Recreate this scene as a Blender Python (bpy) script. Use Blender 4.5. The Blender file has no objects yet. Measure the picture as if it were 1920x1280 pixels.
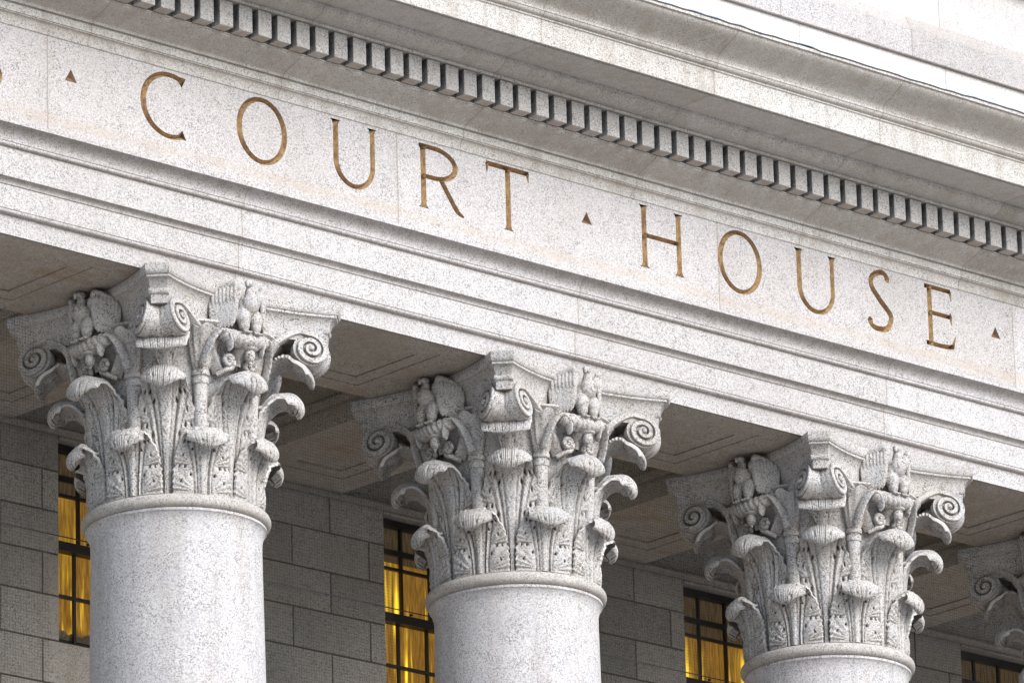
import bpy, bmesh, math, random
import numpy as np
from mathutils import Matrix, Vector

random.seed(7)
rng = np.random.default_rng(7)
scene = bpy.context.scene
COL = scene.collection
PI = math.pi
R = math.radians
S = 3.0                      # column spacing in metres
FLOOR = -9.6                 # portico floor (z = 0 is the neck of the columns)
GROUND = -14.0
X0, X1 = -7.0, 19.0          # extent of the long straight members

# ------------------------------------------------------------------ materials
def new_mat(name):
    m = bpy.data.materials.new(name); m.use_nodes = True
    nt = m.node_tree
    for n in list(nt.nodes): nt.nodes.remove(n)
    out = nt.nodes.new('ShaderNodeOutputMaterial')
    b = nt.nodes.new('ShaderNodeBsdfPrincipled')
    nt.links.new(b.outputs[0], out.inputs[0])
    return m, nt, b

class NB:
    """tiny node builder"""
    def __init__(s, nt): s.nt = nt
    def n(s, t, **kw):
        x = s.nt.nodes.new(t)
        for k, v in kw.items(): setattr(x, k, v)
        return x
    def inp(s, node, key, v):
        if hasattr(v, 'links') or isinstance(v, bpy.types.NodeSocket): s.nt.links.new(v, node.inputs[key])
        else: node.inputs[key].default_value = v
    def math(s, op, a, b=0.0, clamp=False):
        x = s.n('ShaderNodeMath', operation=op, use_clamp=clamp)
        s.inp(x, 0, a); s.inp(x, 1, b); return x.outputs[0]
    def ramp(s, f, a, b, va=0.0, vb=1.0):
        x = s.n('ShaderNodeMapRange', clamp=True)
        s.inp(x, 0, f); s.inp(x, 1, a); s.inp(x, 2, b); s.inp(x, 3, va); s.inp(x, 4, vb); return x.outputs[0]
    def mix(s, f, a, b, mode='MIX'):
        x = s.n('ShaderNodeMix', data_type='RGBA', blend_type=mode)
        s.inp(x, 0, f)
        for i, v in ((6, a), (7, b)):
            if isinstance(v, tuple): v = (*v, 1.0)
            s.inp(x, i, v)
        return x.outputs[2]
    def noise(s, vec, scale, detail=2.0, rough=0.5):
        x = s.n('ShaderNodeTexNoise'); s.inp(x, 'Vector', vec); s.inp(x, 'Scale', scale)
        s.inp(x, 'Detail', detail); s.inp(x, 'Roughness', rough); return x.outputs['Fac']
    def scalev(s, vec, sc):
        x = s.n('ShaderNodeVectorMath', operation='MULTIPLY'); s.inp(x, 0, vec); s.inp(x, 1, sc); return x.outputs[0]

def granite(name, base, fleck, dirt_shade=(0.19, 0.15, 0.11), dirt_shade_amt=0.8, ao_dist=0.12, under=0.5, mottle=0.12,
            fleck_amt=1.0, joints=None, streak=0.15, bands=None, rust=0.0, bump=0.25, jointw=0.006, cool=0.0, island=0.0, objvar=0.0, cluster=0.25, undertint=(0.20, 0.15, 0.105), gs=1.0, edge=0.0):
    m, nt, b = new_mat(name); q = NB(nt)
    geo = q.n('ShaderNodeNewGeometry'); pos = geo.outputs['Position']
    sep = q.n('ShaderNodeSeparateXYZ'); q.inp(sep, 0, pos)
    n1 = q.noise(pos, 118.0 * gs, 1.0, 0.6)
    n2 = q.noise(pos, 82.0 * gs, 1.0, 0.5)
    def grains(sc):
        v = q.n('ShaderNodeTexVoronoi'); q.inp(v, 'Vector', q.scalev(pos, (1.0, 1.0, 1.0))); q.inp(v, 'Scale', sc)
        sp_ = q.n('ShaderNodeSeparateColor'); q.inp(sp_, 0, v.outputs['Color']); return sp_.outputs[0]
    v1 = grains(185.0 * gs); v2 = grains(118.0 * gs)
    f1 = q.ramp(v1, 0.34, 0.16); f2 = q.ramp(v2, 0.13, 0.06)
    w = q.ramp(v1, 0.55, 0.95, 0.0, 0.7)
    col = q.mix(w, base, tuple(min(0.76, c * 1.28) for c in base))
    # mineral clusters: the flecks gather and thin out over a hand's breadth
    cl = q.ramp(q.noise(pos, 11.0, 3.0, 0.6), 0.34, 0.66, 1.0 - cluster * 1.4, 1.0 + cluster)
    fl = q.math('MULTIPLY', q.math('MULTIPLY', q.math('MAXIMUM', q.math('MULTIPLY', f1, 0.62), q.math('MULTIPLY', f2, 0.62)), cl), fleck_amt, True)
    col = q.mix(fl, col, fleck)
    if island:
        col = q.mix(1.0, col, q.mix(geo.outputs['Random Per Island'], (1 - island,) * 3, (1 + island * .6, 1 + island * .55, 1 + island * .5)), 'MULTIPLY')
    if objvar:
        oi = q.n('ShaderNodeObjectInfo')
        col = q.mix(1.0, col, q.mix(oi.outputs['Random'], (1 - objvar,) * 3, (1 + objvar * .5,) * 3), 'MULTIPLY')
    # slow mottling + runs of rain water
    big = q.noise(pos, 1.3, 4.0, 0.6)
    col = q.mix(q.ramp(big, 0.42, 0.72, 0.0, mottle * 2.2), col, tuple(c * k for c, k in zip(base, (0.70, 0.66, 0.60))))
    st = q.noise(q.scalev(pos, (7.0, 7.0, 0.55)), 1.0, 3.0, 0.6)
    col = q.mix(q.ramp(st, 0.50, 0.75, 0.0, streak * 1.6), col, (0.25, 0.21, 0.17))
    if cool:
        cn = q.noise(pos, 5.0, 3.0, 0.6)
        col = q.mix(q.ramp(cn, 0.45, 0.62, 0.0, cool), col, tuple(c * k for c, k in zip(base, (0.72, 0.80, 0.95))))
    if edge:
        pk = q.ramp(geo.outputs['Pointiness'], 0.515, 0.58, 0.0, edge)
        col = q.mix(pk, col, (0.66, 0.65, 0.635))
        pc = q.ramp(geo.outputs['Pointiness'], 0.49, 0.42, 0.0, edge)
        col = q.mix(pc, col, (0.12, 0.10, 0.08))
    # grime that settles in the corners of the carving; painted shade between the dentils
    if dirt_shade_amt > 0:
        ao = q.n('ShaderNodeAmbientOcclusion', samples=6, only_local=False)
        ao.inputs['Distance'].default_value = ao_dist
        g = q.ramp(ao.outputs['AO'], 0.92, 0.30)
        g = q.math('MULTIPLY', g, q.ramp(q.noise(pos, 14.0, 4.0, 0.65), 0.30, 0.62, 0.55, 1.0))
        g = q.math('MULTIPLY', g, dirt_shade_amt, True)
        col = q.mix(g, col, dirt_shade)
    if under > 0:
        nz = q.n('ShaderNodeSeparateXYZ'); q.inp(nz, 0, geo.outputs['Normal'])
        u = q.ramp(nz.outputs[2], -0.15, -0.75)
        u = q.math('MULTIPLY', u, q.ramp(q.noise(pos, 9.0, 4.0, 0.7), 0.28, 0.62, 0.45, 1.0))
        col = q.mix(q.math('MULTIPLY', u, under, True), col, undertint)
    if bands:                                    # pale rust stain along a frieze
        for z0, z1, amt, tint in bands:
            zz = q.math('ADD', sep.outputs[2], q.math('MULTIPLY', q.math('SUBTRACT', big, 0.5), 0.05))
            f = q.math('MULTIPLY', q.ramp(zz, z0, z0 + 0.02), q.ramp(zz, z1, z1 - 0.02))
            f = q.math('MULTIPLY', f, q.ramp(st, 0.30, 0.6, 0.35, 1.0))
            col = q.mix(q.math('MULTIPLY', f, amt, True), col, tint)
    if rust:
        rn = q.noise(q.scalev(pos, (1.0, 2.2, 1.0)), 1.7, 2.0, 0.5)
        col = q.mix(q.ramp(rn, 0.60, 0.74, 0.0, rust), col, (0.30, 0.17, 0.06))
    if joints:
        for per, off in joints:
            xx = q.math('DIVIDE', q.math('SUBTRACT', sep.outputs[0], off), per)
            wob = q.math('MULTIPLY', q.math('SUBTRACT', q.noise(pos, 9.0, 2.0), 0.5), 0.012 / per)
            d = q.math('MULTIPLY', q.math('ABSOLUTE', q.math('SUBTRACT', q.math('FRACT', q.math('ADD', q.math('ADD', xx, wob), 0.5)), 0.5)), per)
            cell = q.n('ShaderNodeTexWhiteNoise', noise_dimensions='1D'); q.inp(cell, 'W', q.math('FLOOR', xx))
            col = q.mix(1.0, col, q.mix(cell.outputs['Value'], (0.92, 0.91, 0.90), (1.05, 1.05, 1.06)), 'MULTIPLY')
            col = q.mix(q.ramp(d, jointw, jointw * 0.4, 0.0, 0.55), col, (0.20, 0.17, 0.14))
            col = q.mix(q.ramp(d, 0.05, 0.0, 0.0, 0.10), col, (0.28, 0.23, 0.19))
    q.inp(b, 'Base Color', col)
    b.inputs['Roughness'].default_value = 0.82
    b.inputs['Specular IOR Level'].default_value = 0.25
    bp = q.n('ShaderNodeBump'); bp.inputs['Strength'].default_value = bump; bp.inputs['Distance'].default_value = 0.004
    q.inp(bp, 'Height', q.math('ADD', n1, q.math('MULTIPLY', n2, 0.7)))
    q.inp(b, 'Normal', bp.outputs[0])
    return m

BASE = (0.57, 0.56, 0.57)
FLECK = (0.14, 0.135, 0.14)
M_ARCH = granite('pale_granite_architrave', BASE, FLECK, joints=[(3.0, 0.017)], dirt_shade_amt=0.75, ao_dist=0.10, streak=0.05)
M_FRIEZE = granite('pale_granite_frieze', (0.58, 0.57, 0.58), FLECK, gs=1.12, joints=[(3.0, 1.47)], dirt_shade_amt=0.4, ao_dist=0.08, streak=0.03,
                   bands=[(2.28, 2.37, 0.34, (0.50, 0.42, 0.33)), (2.20, 2.26, 0.10, (0.45, 0.38, 0.30))])
M_CORN = granite('weathered_granite_cornice', (0.60, 0.588, 0.57), FLECK, joints=[(1.62, 0.42)], dirt_shade_amt=0.40, ao_dist=0.08, under=0.60, undertint=(0.37, 0.315, 0.255), streak=0.26)
M_DENT = granite('granite_dentil', (0.56, 0.55, 0.545), FLECK, dirt_shade=(0.06, 0.06, 0.066), dirt_shade_amt=1.0, ao_dist=0.09, under=0.8, undertint=(0.34, 0.27, 0.20), streak=0.1, objvar=0.10)  # near-black occlusion tint paints the shade of the slots on the dentil sides
M_ATTIC = granite('bright_granite_attic', (0.74, 0.74, 0.755), (0.38, 0.375, 0.39), joints=[(1.5, 0.65)], dirt_shade_amt=0.6, ao_dist=0.06, streak=0.03, under=0.6)
M_SHAFT = granite('polished_granite_shaft', (0.605, 0.592, 0.605), (0.135, 0.13, 0.14), dirt_shade_amt=0.6, ao_dist=0.16, under=0.2, streak=0.20, bump=0.1, mottle=0.10, gs=0.98, cluster=0.25, cool=0.12)
M_RING = granite('cream_granite_ring', (0.54, 0.52, 0.50), FLECK, dirt_shade_amt=0.6, ao_dist=0.08, under=0.45, streak=0.1, mottle=0.2)
M_CARVE = granite('carved_granite', (0.57, 0.558, 0.548), (0.085, 0.082, 0.08), dirt_shade=(0.16, 0.13, 0.10), dirt_shade_amt=0.68, ao_dist=0.06, under=0.4, undertint=(0.26, 0.205, 0.15), streak=0.12,
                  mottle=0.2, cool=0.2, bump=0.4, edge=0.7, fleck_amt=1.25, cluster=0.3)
M_SMOOTHCARVE = granite('smooth_carved_granite', (0.57, 0.558, 0.548), (0.085, 0.082, 0.08), dirt_shade=(0.16, 0.13, 0.10), dirt_shade_amt=0.68, ao_dist=0.06, under=0.4, undertint=(0.26, 0.205, 0.15), streak=0.12,
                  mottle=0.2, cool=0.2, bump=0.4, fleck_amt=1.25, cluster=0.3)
M_WALL = granite('grey_granite_ashlar', (0.41, 0.395, 0.37), (0.085, 0.08, 0.072), dirt_shade=(0.06, 0.05, 0.04), dirt_shade_amt=0.85, ao_dist=0.05, under=0.3, streak=0.2, mottle=0.25, island=0.22, fleck_amt=1.05, gs=0.9)
M_SOFF = granite('stained_granite_soffit', (0.50, 0.455, 0.405), (0.16, 0.14, 0.12), dirt_shade=(0.08, 0.06, 0.045), dirt_shade_amt=0.8, ao_dist=0.10, under=0.35, streak=0.1,
                 mottle=0.35, rust=0.45, fleck_amt=1.2, gs=0.8)
M_PAVE = granite('granite_paving', (0.50, 0.49, 0.475), (0.2, 0.19, 0.18), dirt_shade_amt=0.0, under=0.0)

def simple(name, col, rough=0.5, metal=0.0, noise_amt=0.3, sc=30.0):
    m, nt, b = new_mat(name); q = NB(nt)
    pos = q.n('ShaderNodeNewGeometry').outputs['Position']
    c = q.mix(q.ramp(q.noise(pos, sc, 4.0, 0.6), 0.35, 0.65), tuple(x * (1 - noise_amt) for x in col), tuple(min(1, x * (1 + noise_amt)) for x in col))
    q.inp(b, 'Base Color', c); b.inputs['Roughness'].default_value = rough; b.inputs['Metallic'].default_value = metal
    return m
M_FRAME = simple('black_painted_steel', (0.012, 0.012, 0.013), 0.45)
M_CLOTH = simple('pale_cloth', (0.30, 0.28, 0.24), 0.9, 0, 0.4)
M_CABLE = simple('dark_steel_cable', (0.03, 0.03, 0.032), 0.5)
M_NET = simple('dark_net_cord', (0.035, 0.034, 0.033), 0.8)
M_NETBLUE = simple('blue_net_cord', (0.42, 0.56, 0.80), 0.7, 0, 0.1)
M_LEAD = simple('dark_lead_flashing', (0.05, 0.05, 0.055), 0.6)

def mat_gold():
    m, nt, b = new_mat('worn_gilt_paint'); q = NB(nt)
    pos = q.n('ShaderNodeNewGeometry').outputs['Position']
    a = q.noise(q.scalev(pos, (1, 1, 0.45)), 42.0, 4.0, 0.7)
    c = q.mix(q.ramp(a, 0.36, 0.62), (0.29, 0.19, 0.11), (0.68, 0.47, 0.23))
    c = q.mix(q.ramp(q.noise(pos, 110.0, 2.0), 0.60, 0.72, 0, 0.7), c, (0.56, 0.44, 0.28))
    nz = q.n('ShaderNodeSeparateXYZ'); q.inp(nz, 0, q.n('ShaderNodeNewGeometry').outputs['Normal'])
    c = q.mix(q.ramp(nz.outputs[2], -0.10, -0.50, 0.0, 0.55), c, (0.10, 0.062, 0.042))       # shade painted on the walls that face down
    c = q.mix(q.ramp(nz.outputs[0], 0.20, 0.60, 0.0, 0.45), c, (0.22, 0.17, 0.13))  # shade painted on the walls that face right
    ao = q.n('ShaderNodeAmbientOcclusion', samples=6); ao.inputs['Distance'].default_value = 0.03
    c = q.mix(q.ramp(ao.outputs['AO'], 0.50, 0.10, 0.0, 0.35), c, (0.09, 0.06, 0.045))  # shade painted into the depth of the groove
    q.inp(b, 'Base Color', c); b.inputs['Roughness'].default_value = 0.48; b.inputs['Metallic'].default_value = 0.3
    return m
M_GOLD = mat_gold()
M_STOP = simple('shade_darkened_gilt_paint', (0.20, 0.12, 0.07), 0.6, 0.1)  # gilt darkened to paint the shade inside the cut triangles

def mat_glow(name, lo, hi, strength, streaks, z0, z1):
    """lit cloth behind the glass: amber cloth glowing from the lamps of the room behind it"""
    m, nt, b = new_mat(name); q = NB(nt)
    pos = q.n('ShaderNodeNewGeometry').outputs['Position']
    sep = q.n('ShaderNodeSeparateXYZ'); q.inp(sep, 0, pos)
    f = q.noise(q.scalev(pos, (17.0, 17.0, 0.7)), 1.0, 3.0, 0.55)
    g = q.noise(q.scalev(pos, (3.0, 3.0, 2.2)), 1.0, 2.0, 0.5)
    k = q.math('MULTIPLY', q.ramp(f, 0.50, 0.72), q.ramp(g, 0.34, 0.58))
    k = q.math('MULTIPLY', k, streaks)
    k = q.math('MULTIPLY', k, q.ramp(sep.outputs[2], z1, z0, 0.0, 1.0))
    c = q.mix(k, lo, hi)
    weave = q.noise(q.scalev(pos, (70.0, 70.0, 8.0)), 1.0, 2.0)
    q.inp(b, 'Base Color', q.mix(q.ramp(weave, 0.4, 0.6), tuple(x * .5 for x in lo), lo))
    b.inputs['Roughness'].default_value = 0.9
    q.inp(b, 'Emission Color', c)
    q.inp(b, 'Emission Strength', q.math('MULTIPLY', q.math('ADD', q.math('MULTIPLY', k, 1.5), q.ramp(weave, 0.3, 0.7, 0.34, 0.70)), strength))
    return m
M_CURT = mat_glow('amber_curtain', (0.35, 0.18, 0.03), (1.0, 0.66, 0.03), 1.05, 1.9, 0.40, 1.30)
M_SHADE = mat_glow('tan_roller_shade', (0.27, 0.19, 0.10), (0.40, 0.25, 0.1), 0.30, 0.2, 0.0, 2.0)

def mat_glass():
    m, nt, b = new_mat('window_glass')
    b.inputs['Base Color'].default_value = (0.9, 0.9, 0.88, 1)
    b.inputs['Roughness'].default_value = 0.02
    b.inputs['IOR'].default_value = 1.40
    b.inputs['Transmission Weight'].default_value = 1.0
    return m
M_GLASS = mat_glass()

# ------------------------------------------------------------------ objects
def tag(o, label=None, cat=None, group=None, kind=None):
    if label: o['label'] = label
    if cat: o['category'] = cat
    if group: o['group'] = group
    if kind or cat: o['kind'] = kind or 'thing'
    return o

def empty(name, loc=(0, 0, 0)):
    o = bpy.data.objects.new(name, None); o.location = loc; o.empty_display_size = 0.3
    COL.objects.link(o); return o

def put(name, me, parent=None, loc=(0, 0, 0), rz=0.0):
    o = bpy.data.objects.new(name, me); COL.objects.link(o)
    o.parent = parent; o.location = loc; o.rotation_euler = (0, 0, rz)
    return o

def mesh(name, V, F, mat, smooth=None):
    me = bpy.data.meshes.new(name)
    me.from_pydata([tuple(map(float, v)) for v in V], [], [tuple(map(int, f)) for f in F])
    me.validate(); me.update()
    bm = bmesh.new(); bm.from_mesh(me)
    bmesh.ops.recalc_face_normals(bm, faces=bm.faces); bm.to_mesh(me); bm.free()
    me.materials.append(mat)
    if smooth is not None:
        me.polygons.foreach_set('use_smooth', [True] * len(me.polygons))
        me.set_sharp_from_angle(angle=R(smooth))
    me.update()
    return me

class MB:
    def __init__(s): s.V = []; s.F = []
    def add(s, V, F):
        k = len(s.V); s.V += [tuple(v) for v in V]; s.F += [tuple(i + k for i in f) for f in F]
    def box(s, x0, x1, y0, y1, z0, z1):
        s.add([(x0, y0, z0), (x1, y0, z0), (x1, y1, z0), (x0, y1, z0), (x0, y0, z1), (x1, y0, z1), (x1, y1, z1), (x0, y1, z1)],
              [(0, 3, 2, 1), (4, 5, 6, 7), (0, 1, 5, 4), (1, 2, 6, 5), (2, 3, 7, 6), (3, 0, 4, 7)])
    def rings(s, rings, closed=True, cap0=True, cap1=True):
        n = len(rings[0]); V = [p for r in rings for p in r]; F = []
        m = n if closed else n - 1
        for i in range(len(rings) - 1):
            for j in range(m):
                a, b2 = i * n + j, i * n + (j + 1) % n
                F.append((a, b2, b2 + n, a + n))
        if closed and cap0: F.append(tuple(reversed(range(n))))
        if closed and cap1: F.append(tuple((len(rings) - 1) * n + j for j in range(n)))
        s.add(V, F)
    def tube(s, pts, rad, n=8):
        pts = [np.array(p, float) for p in pts]; rings = []
        rad = rad if hasattr(rad, '__len__') else [rad] * len(pts)
        for i, p in enumerate(pts):
            t = pts[min(i + 1, len(pts) - 1)] - pts[max(i - 1, 0)]; t /= np.linalg.norm(t)
            up = np.array([0, 0, 1.0]) if abs(t[2]) < 0.9 else np.array([1.0, 0, 0])
            a = np.cross(t, up); a /= np.linalg.norm(a); b2 = np.cross(a, t)
            rings.append([p + rad[i] * (math.cos(2 * PI * k / n) * a + math.sin(2 * PI * k / n) * b2) for k in range(n)])
        s.rings(rings)
    def ellipsoid(s, c, rad, rot=None, nu=20, nv=12):
        c = np.array(c, float); V = []; F = []
        for i in range(nv + 1):
            th = PI * i / nv
            for j in range(nu):
                ph = 2 * PI * j / nu
                p = np.array([rad[0] * math.sin(th) * math.cos(ph), rad[1] * math.sin(th) * math.sin(ph), rad[2] * math.cos(th)])
                if rot is not None: p = np.array(rot @ Vector(p))
                V.append(p + c)
        for i in range(nv):
            for j in range(nu):
                a, b2 = i * nu + j, i * nu + (j + 1) % nu
                F.append((a, b2, b2 + nu, a + nu))
        s.add(V, F)
    def lathe(s, prof, n=128, a0=0.0):
        s.rings([[(r * math.cos(a0 + 2 * PI * k / n), r * math.sin(a0 + 2 * PI * k / n), z) for k in range(n)] for r, z in prof])
    def mesh(s, name, mat, smooth=None): return mesh(name, s.V, s.F, mat, smooth)

def spline(P, n):
    """Catmull-Rom through P resampled at n even arc lengths"""
    P = np.array(P, float); Q = []
    ext = np.vstack([2 * P[0] - P[1], P, 2 * P[-1] - P[-2]])
    for i in range(1, len(ext) - 2):
        p0, p1, p2, p3 = ext[i - 1:i + 3]
        for t in np.linspace(0, 1, 24, endpoint=False):
            Q.append(0.5 * ((2 * p1) + (-p0 + p2) * t + (2 * p0 - 5 * p1 + 4 * p2 - p3) * t * t + (-p0 + 3 * p1 - 3 * p2 + p3) * t ** 3))
    Q.append(P[-1]); Q = np.array(Q)
    d = np.r_[0, np.cumsum(np.linalg.norm(np.diff(Q, axis=0), axis=1))]
    u = np.linspace(0, d[-1], n)
    return np.stack([np.interp(u, d, Q[:, k]) for k in range(P.shape[1])], 1)

def ogee(p, q, kind, n=8):
    """points of a moulding between p and q in the (y, z) plane; y negative is towards the street"""
    out = []
    for i in range(n + 1):
        t = i / n
        if kind == 'cavetto': a, b2 = 1 - math.cos(t * PI / 2), math.sin(t * PI / 2)      # rises first, then sweeps out
        elif kind == 'ovolo': a, b2 = math.sin(t * PI / 2), 1 - math.cos(t * PI / 2)      # sweeps out first, then rises
        elif kind == 'cyma':  a, b2 = 0.5 - 0.5 * math.cos(t * PI), t                      # steep, out, steep
        else: a, b2 = t, t
        out.append((p[0] + (q[0] - p[0]) * a, p[1] + (q[1] - p[1]) * b2))
    return out

def extrude_x(name, prof, mat, x0=X0, x1=X1, smooth=28, nseg=26):
    """a (y, z) profile drawn out along X"""
    xs = np.linspace(x0, x1, nseg + 1); V = []; F = []; n = len(prof)
    for x in xs: V += [(x, y, z) for y, z in prof]
    for i in range(nseg):
        for j in range(n - 1):
            a = i * n + j; F.append((a, a + 1, a + n + 1, a + n))
    F.append(tuple(range(n))); F.append(tuple(nseg * n + j for j in reversed(range(n))))
    # close the back
    for i in range(nseg): F.append((i * n + n - 1, i * n, (i + 1) * n, (i + 1) * n + n - 1))
    return mesh(name, V, F, mat, smooth)

# ------------------------------------------------------------------ setting: ground, steps, floor
g = MB(); g.add([(-2500, -2500, GROUND), (2500, -2500, GROUND), (2500, 2500, GROUND), (-2500, 2500, GROUND)], [(0, 1, 2, 3)])
tag(put('ground', g.mesh('ground', M_PAVE)), kind='structure')
st = MB(); NST = 26
for i in range(NST):
    zt = FLOOR - (i + 1) * (FLOOR - GROUND) / NST
    st.box(X0, X1, -1.55 - 0.33 * (i + 1), -1.55 - 0.33 * i, GROUND - 0.2, zt)
tag(put('steps', st.mesh('steps', M_PAVE)), kind='structure')
fl = MB(); fl.box(X0, X1, -1.55, 2.44, GROUND - 0.2, FLOOR)
tag(put('portico_floor', fl.mesh('portico_floor', M_PAVE)), kind='structure')

# ------------------------------------------------------------------ entablature
ent = tag(empty('entablature', (3.0, 0, 1.455)), 'long pale granite entablature with carved gilt court name, resting on the columns', 'entablature')
def entpart(name, me, parent=None, loc=(0, 0, 0)):
    o = put(name, me, parent or ent)
    o.location = (-3.0 + loc[0], loc[1], -1.455 + loc[2]) if (parent is None) else loc
    return o
arch = [(0.60, 1.52), (-0.600, 1.52), (-0.600, 1.455), (-0.615, 1.455), (-0.615, 1.578)]
arch += ogee((-0.617, 1.582), (-0.650, 1.602), 'ovolo', 5) + [(-0.650, 1.610), (-0.645, 1.6115), (-0.645, 1.6135), (-0.650, 1.615), (-0.650, 1.770), (-0.646, 1.772), (-0.646, 1.775), (-0.652, 1.777)]
arch += ogee((-0.653, 1.779), (-0.690, 1.812), 'cavetto', 7) + [(-0.693, 1.814), (-0.693, 1.817), (-0.690, 1.819), (-0.690, 2.008)]
arch += ogee((-0.692, 2.010), (-0.716, 2.028), 'ovolo', 5) + [(-0.716, 2.036), (-0.712, 2.0375), (-0.712, 2.0395), (-0.716, 2.041)]
arch += ogee((-0.717, 2.046), (-0.795, 2.128), 'cavetto', 12) + [(-0.800, 2.130), (-0.800, 2.150), (-0.45, 2.165), (0.60, 2.165)]
entpart('architrave', extrude_x('architrave', arch, M_ARCH))

# soffit of the architrave carries sunk panels: modelled as part of the portico ceiling below (z 1.455)

# --- frieze with V-cut letters
FY = -0.60
ZB, ZT = 2.405, 2.865        # base line, cap line
def ell(cx, cz, rx, rz, a0, a1, n=40):
    return [(cx + rx * math.cos(R(a0 + (a1 - a0) * i / n)), cz + rz * math.sin(R(a0 + (a1 - a0) * i / n))) for i in range(n + 1)]
def stem(x, z0, z1, w, s0=2.1, s1=2.1, sl=0.035):
    """straight stroke; s0/s1 = flare of the serif at its two ends"""
    L = abs(z1 - z0); ts = [0, sl * .35 / L, sl / L, 1 - sl / L, 1 - sl * .35 / L, 1]
    ws = [w * s0, w * (1 + (s0 - 1) * .35), w, w, w * (1 + (s1 - 1) * .35), w * s1]
    pts = [(x[0] + (x[1] - x[0]) * t if hasattr(x, '__len__') else x, z0 + (z1 - z0) * t) for t in ts]
    return pts, ws
def barh(x0, x1, z0, z1, w, s0=1.0, s1=1.0, sl=0.03):
    L = abs(x1 - x0); ts = [0, sl * .35 / L, sl / L, 1 - sl / L, 1 - sl * .35 / L, 1]
    ws = [w * s0, w * (1 + (s0 - 1) * .35), w, w, w * (1 + (s1 - 1) * .35), w * s1]
    return [(x0 + (x1 - x0) * t, z0 + (z1 - z0) * t) for t in ts], ws
def wv(pts, thick, thin, f=lambda dx, dz: abs(dz)):
    """pen with a vertical stress: thick where the stroke runs up or down"""
    ws = []
    for i in range(len(pts)):
        a = pts[max(i - 1, 0)]; b2 = pts[min(i + 1, len(pts) - 1)]
        dx, dz = b2[0] - a[0], b2[1] - a[1]; L = math.hypot(dx, dz) or 1
        ws.append(thin + (thick - thin) * f(dx / L, dz / L) ** 1.5)
    return ws
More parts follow.
